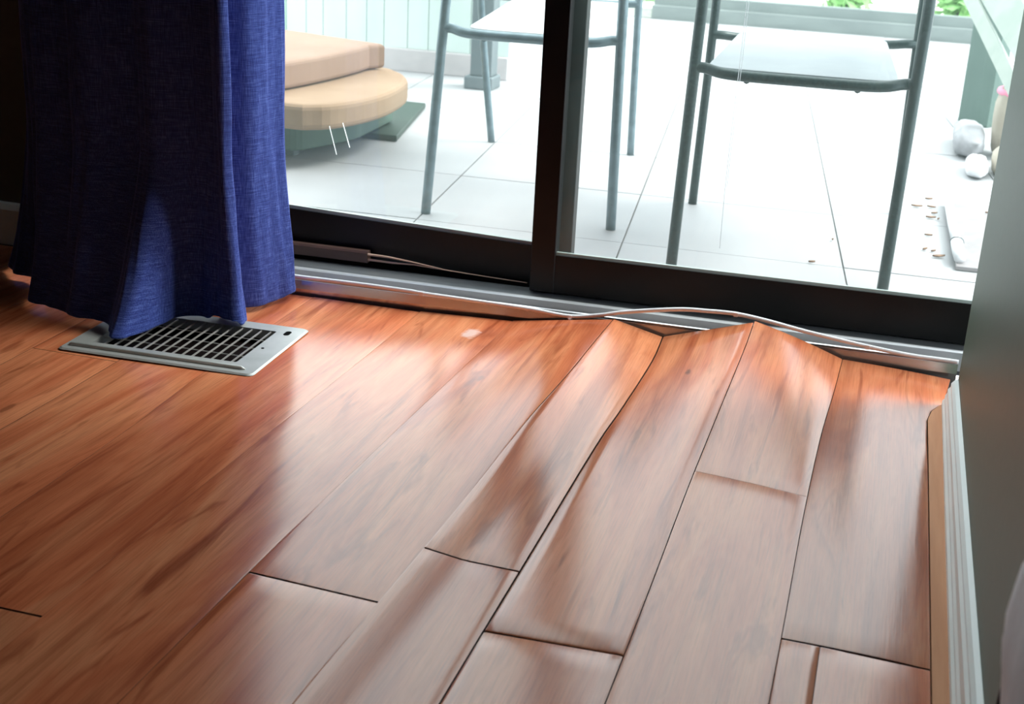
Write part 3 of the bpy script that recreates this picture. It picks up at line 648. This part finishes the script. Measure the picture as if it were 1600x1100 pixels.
# patio armchairs
def armchair(name, label, F1, F2, R1, R2, zs_, seat_poly, tube, seatm, zseat, armz, r=.0135, seat_thk=.012):
    """F1,F2 front feet, R1,R2 rear feet: (x,y); leans toward the top points zs_"""
    root = empty(name, (0, 0, 0)); root.location = ((F1[0]+F2[0])/2, (F1[1]+R1[1])/2, 0); ox, oy = root.location.x, root.location.y
    tag(root, label, 'chair')
    sh = lambda P_: [(p[0]-ox, p[1]-oy, p[2]) for p in P_]
    for nm, Ft, Fs, Rr, Rt in (('side', F1, zs_[0], R1, zs_[2]), ('side', F2, zs_[1], R2, zs_[3])):
        a = [(Ft[0], Ft[1], 0.0), (Fs[0], Fs[1], zseat), ((Fs[0]*2-Ft[0])*.4+Fs[0]*.6, Fs[1], armz-.05), (Fs[0], Fs[1]+.03, armz-.008), (Fs[0], Fs[1]+.09, armz)]
        MB().tube(sh(spline(a, 6)), r, 12).build('leg', tube, root, True)
        b = [(Rr[0], Rr[1], 0.0), (Rt[0], Rt[1], zseat), (Rt[0], Rt[1]+.02, armz), (Rt[0], Rt[1]+.13, armz+.32)]
        MB().tube(sh(spline(b, 6)), r*.93, 12).build('leg', tube, root, True)
        MB().tube(sh([(Fs[0], Fs[1]+.085, armz), (Rt[0], Rt[1]+.02, armz)]), r, 12).build('armrest', tube, root, True)
    for (A, B_), dz, nm, s in (((zs_[0], zs_[1]), 0, 'front_rail', -1), ((zs_[2], zs_[3]), 0, 'rear_rail', 1)):
        a = Vector((A[0], A[1], zseat)); b = Vector((B_[0], B_[1], zseat))
        d = b-a; P_ = [a, a+d*.05, a+d*.13+Vector((0, s*.018, -.006)), a+d*.25+Vector((0, s*.026, -.008)), a+d*.5+Vector((0, s*.028, -.008)), a+d*.75+Vector((0, s*.026, -.008)), a+d*.87+Vector((0, s*.018, -.006)), a+d*.95, b]
        MB().tube(sh(spline(P_, 5)), r*.95, 12).build(nm, tube, root, True)
    P_ = [(p[0]-ox, p[1]-oy) for p in closed_round(seat_poly, .075)]
    MB().slab(P_, zseat-.006, zseat-.006+seat_thk, .003).build('seat', seatm, root)
    for sx_ in (.25, .75):
        a = Vector(zs_[0]).lerp(Vector(zs_[1]), sx_); b = Vector(zs_[2]).lerp(Vector(zs_[3]), sx_)
        MB().tube([(a.x-ox, a.y-oy-.02, zseat-.018), (b.x-ox, b.y-oy+.02, zseat-.018)], .008, 8).build('seat_bar', tube, root, True)
    # back panel between the rear posts
    A, B_ = zs_[2], zs_[3]; V = []
    for j in range(7):
        z = zseat+.15+.37*j/6; yo = lerpt([(zseat, 0), (armz, .02), (armz+.32, .13), (2, .13)], z)
        for i in range(9):
            t_ = .03+.94*i/8; V.append((A[0]+(B_[0]-A[0])*t_-ox, A[1]+(B_[1]-A[1])*t_-oy+yo+.02*math.sin(math.pi*t_), z))
    Fc_ = [(j*9+i, j*9+i+1, j*9+i+10, j*9+i+9) for j in range(6) for i in range(8)]
    bk = mesh('backrest', V, Fc_, M['sling_back'], root, True); md_ = bk.modifiers.new('t', 'SOLIDIFY'); md_.thickness = .008
    return root
armchair('patio_armchair', 'dark green tube patio armchair with pale blue seat outside the right sash',
    (-.465, 3.10), (.0365, 3.12), (-.523, 3.79), (.048, 3.95),
    [(-.4535, 3.10), (.042, 3.12), (-.514, 3.80), (.040, 3.97)],
    [(-.425, 3.085), (.008, 3.105), (-.046, 3.99), (-.448, 3.90)], M['chair_b'], M['seat_grey'], .485, .70)
armchair('patio_armchair', 'grey blue tube patio armchair with white seat outside behind the centre post',
    (-1.183, 3.324), (-.680, 3.39), (-1.317, 4.36), (-.833, 4.395),
    [(-1.150, 3.33), (-.684, 3.36), (-1.372, 4.34), (-.842, 4.38)],
    [(-1.085, 3.32), (-.72, 3.345), (-.87, 4.33), (-1.22, 4.25)], M['chair_a'], M['seat_white'], .498, .70)

# teal post, white boards, sacks at the far right
tb = MB().slab([(.265, 5.80), (.375, 5.68), (.42, 5.76), (.31, 5.88)], .0, .72, .004)
tag(tb.build('teal_post', M['teal']), 'wide teal grey post on the patio by the right wall edge', 'post')
br_ = empty('white_boards', (.4, 4.8, 0)); tag(br_, 'white painted slanting boards leaning against the teal post', 'board')
def beam(a, b, wd, th_, nm, mt, par, side=Vector((.6, -.3, .75))):
    a, b = Vector(a), Vector(b); t_ = (b-a).normalized(); s_ = (side-t_*side.dot(t_)).normalized()*wd/2; u_ = t_.cross(s_).normalized()*th_/2
    V = [a-s_-u_, a+s_-u_, a+s_+u_, a-s_+u_, b-s_-u_, b+s_-u_, b+s_+u_, b-s_+u_]
    return MB().add(V, [(0, 1, 2, 3), (7, 6, 5, 4), (0, 4, 5, 1), (1, 5, 6, 2), (2, 6, 7, 3), (3, 7, 4, 0)]).build(nm, mt, par)
beam((-.189, .70, .534), (.15, -.62, .035), .050, .02, 'board', M['white_board'], br_)
beam((-.150, .80, .625), (.045, -.02, .375), .12, .018, 'board', M['white_board'], br_)
def sack(name, label, c, r, mt, band=None):
    bm = bmesh.new(); bmesh.ops.create_uvsphere(bm, u_segments=24, v_segments=14, radius=1)
    for v in bm.verts:
        p = v.co.copy(); k_ = 1+.12*noise.noise(p*2.2+Vector(c))+.05*noise.noise(p*6)
        for i_ in range(3): p[i_] = math.copysign(abs(p[i_])**.72, p[i_])
        v.co = Vector((p.x*r[0]*k_, p.y*r[1]*k_, max(-r[2], p.z*r[2]*k_)+r[2]))
    root = empty(name, c); tag(root, label, 'sack')
    MB().bm(bm).build('bag', mt, root, True)
    if band:
        MB().tube([(r[0]*.85*math.cos(a_/16*2*math.pi), r[1]*.85*math.sin(a_/16*2*math.pi), r[2]*1.72) for a_ in range(16)], .012, 8, True).build('band', M[band], root, True)
    return root
sack('soil_sack', 'tan sack with a pink band standing by the right wall edge', (.402, 5.08, .0), (.050, .10, .135), M['sack'], 'pink')
sack('soil_sack', 'low tan sack lying in front of the pink banded sack', (.392, 4.74, 0), (.045, .11, .045), M['sack'])
sack('white_bag', 'crumpled grey white bag on the patio before the teal post', (.282, 5.12, 0), (.055, .22, .048), M['white_bag'])
sack('white_bag', 'small bright white bag near the tan sacks', (.298, 4.68, 0), (.036, .11, .03), M['white_plastic'])
# flat tray with white pipe on the patio
tr_ = empty('flat_tray', (.3, 3.78, 0)); tag(tr_, 'flat pale panel lying on the patio at the right', 'panel')
MB().slab([(-.092, -.385), (.30, -.37), (.30, .36), (-.10, .37)], .001, .012, .002).build('panel', M['tray'], tr_)
wp = empty('white_pipe', (.2, 3.8, .012)); tag(wp, 'white downpipe length lying along the edge of the flat panel', 'pipe')
MB().tube([(-.002, .34, .012), (.004, 0, .012), (.012, -.20, .012)], [.013, .013, .014], 12, sy=.8).build('tube', M['white_plastic'], wp, True)
MB().tube([(.012, -.205, .012), (.014, -.30, .012), (.016, -.375, .012)], [.0165, .0165, .015], 12, sy=.8).build('sleeve', M['white_plastic'], wp, True)
MB().tube([(.0125+.0172*math.cos(a_*.5236), -.204, .0125+.0140*math.sin(a_*.5236)) for a_ in range(12)], .0016, 6, True).build('joint_ring', M['post'], wp)
# dry leaves
def leaf(x, y, s, a):
    V = []; n_ = 7
    for i_ in range(n_):
        t_ = i_/(n_-1); wv = math.sin(math.pi*t_)*.22*s+.0006
        for k_, sg in enumerate((-1, 0, 1)):
            px_, py_ = (t_-.5)*s, sg*wv
            V.append((px_*math.cos(a)-py_*math.sin(a), px_*math.sin(a)+py_*math.cos(a), .0025+.004*abs(sg)+.25*s*(t_-.5)**2))
    Fc_ = [(i_*3+k_, i_*3+k_+1, i_*3+k_+4, i_*3+k_+3) for i_ in range(n_-1) for k_ in range(2)]
    o_ = mesh('dry_leaf', V, Fc_, M['leaf'], None, True); o_.location = (x, y, 0)
    md_ = o_.modifiers.new('t', 'SOLIDIFY'); md_.thickness = .0012
    return o_
lv = [(.110, 4.07, .034, .1, 'curled brown leaf nearest the dark chair leg, alone on its tile'), (.145, 4.19, .024, .3, 'farthest dry leaf of the scatter by the white pipe'), (.152, 4.08, .026, 2.9, 0), (.160, 4.00, .022, .6, 0), (.150, 3.94, .03, .2, 0), (.171, 3.93, .014, 1.2, 0),
      (.134, 3.56, .022, 1.0, 0), (.155, 3.55, .018, .8, 0), (.168, 3.50, .036, .5, 'nearest and longest dry leaf of the scatter by the white pipe'), (-.141, 3.295, .018, .4, 'tiny brown leaf alone on the tile left of the dark chair leg'), (-.105, 3.545, .014, 1.6, 0), (.143, 3.72, .022, .1, 0), (.31, 4.03, .016, .1, 0)]
for x, y, s, a, lb in lv:
    o = leaf(x, y, s, a)
    if x == .31: o.location.z = .012; tag(o, 'small brown leaf on the flat pale panel', 'leaf')
    elif lb: tag(o, lb, 'leaf')
    elif x == -.105: tag(o, 'brown speck of leaf on the tile joint in the middle of the right glass', 'leaf')
    else: tag(o, 'small dry brown leaf in the scatter left of the white pipe', 'leaf', 'dry leaves scattered beside the white pipe')

# shrubs beyond the curb
def shrub(x, y, h, rad, n_, label, seed):
    rnd = random.Random(seed); root = empty('shrub', (x, y, .05)); tag(root, label, 'shrub', None)
    st = MB(); lf = MB()
    for i_ in range(9):
        a = rnd.uniform(0, 6.28); tip = Vector((math.cos(a)*rad*.7, math.sin(a)*rad*.7, h*rnd.uniform(.6, 1)))
        st.tube([(0, 0, -.02), tip*.5+Vector((0, 0, h*.1)), tip], [.012, .008, .003], 6)
        for k_ in range(n_):
            c = tip*rnd.uniform(.25, 1.05)+Vector((rnd.gauss(0, rad*.25), rnd.gauss(0, rad*.25), rnd.gauss(0, h*.12)))
            c.z = max(.03, c.z)
            d = Vector((rnd.gauss(0, 1), rnd.gauss(0, 1), rnd.gauss(0, .6))).normalized(); s_ = d.cross(Vector((rnd.gauss(0, 1), rnd.gauss(0, 1), 1))).normalized()
            L_ = rnd.uniform(.05, .10); up_ = d.cross(s_)*L_*.12
            lf.add([c-d*L_, c+s_*L_*.35+up_, c+d*L_, c-s_*L_*.35+up_], [(0, 1, 2), (0, 2, 3)])
    st.build('stem', M['stem'], root); tag(lf.build('foliage', M['shrub'], root), kind='stuff')
shrub(-.42, 9.75, .6, .26, 110, 'bright green leafy shrub beyond the curb, between the dark chair legs', 3)
shrub(-1.05, 10.6, .6, .28, 70, 'bright green leafy shrub beyond the curb, left of the drip line', 4)
shrub(.36, 9.75, .6, .24, 110, 'bright green leafy shrub beyond the curb, above the teal post', 5)
shrub(-1.75, 9.75, .5, .26, 90, 'bright green leafy shrub beyond the curb, near the centre post', 6)
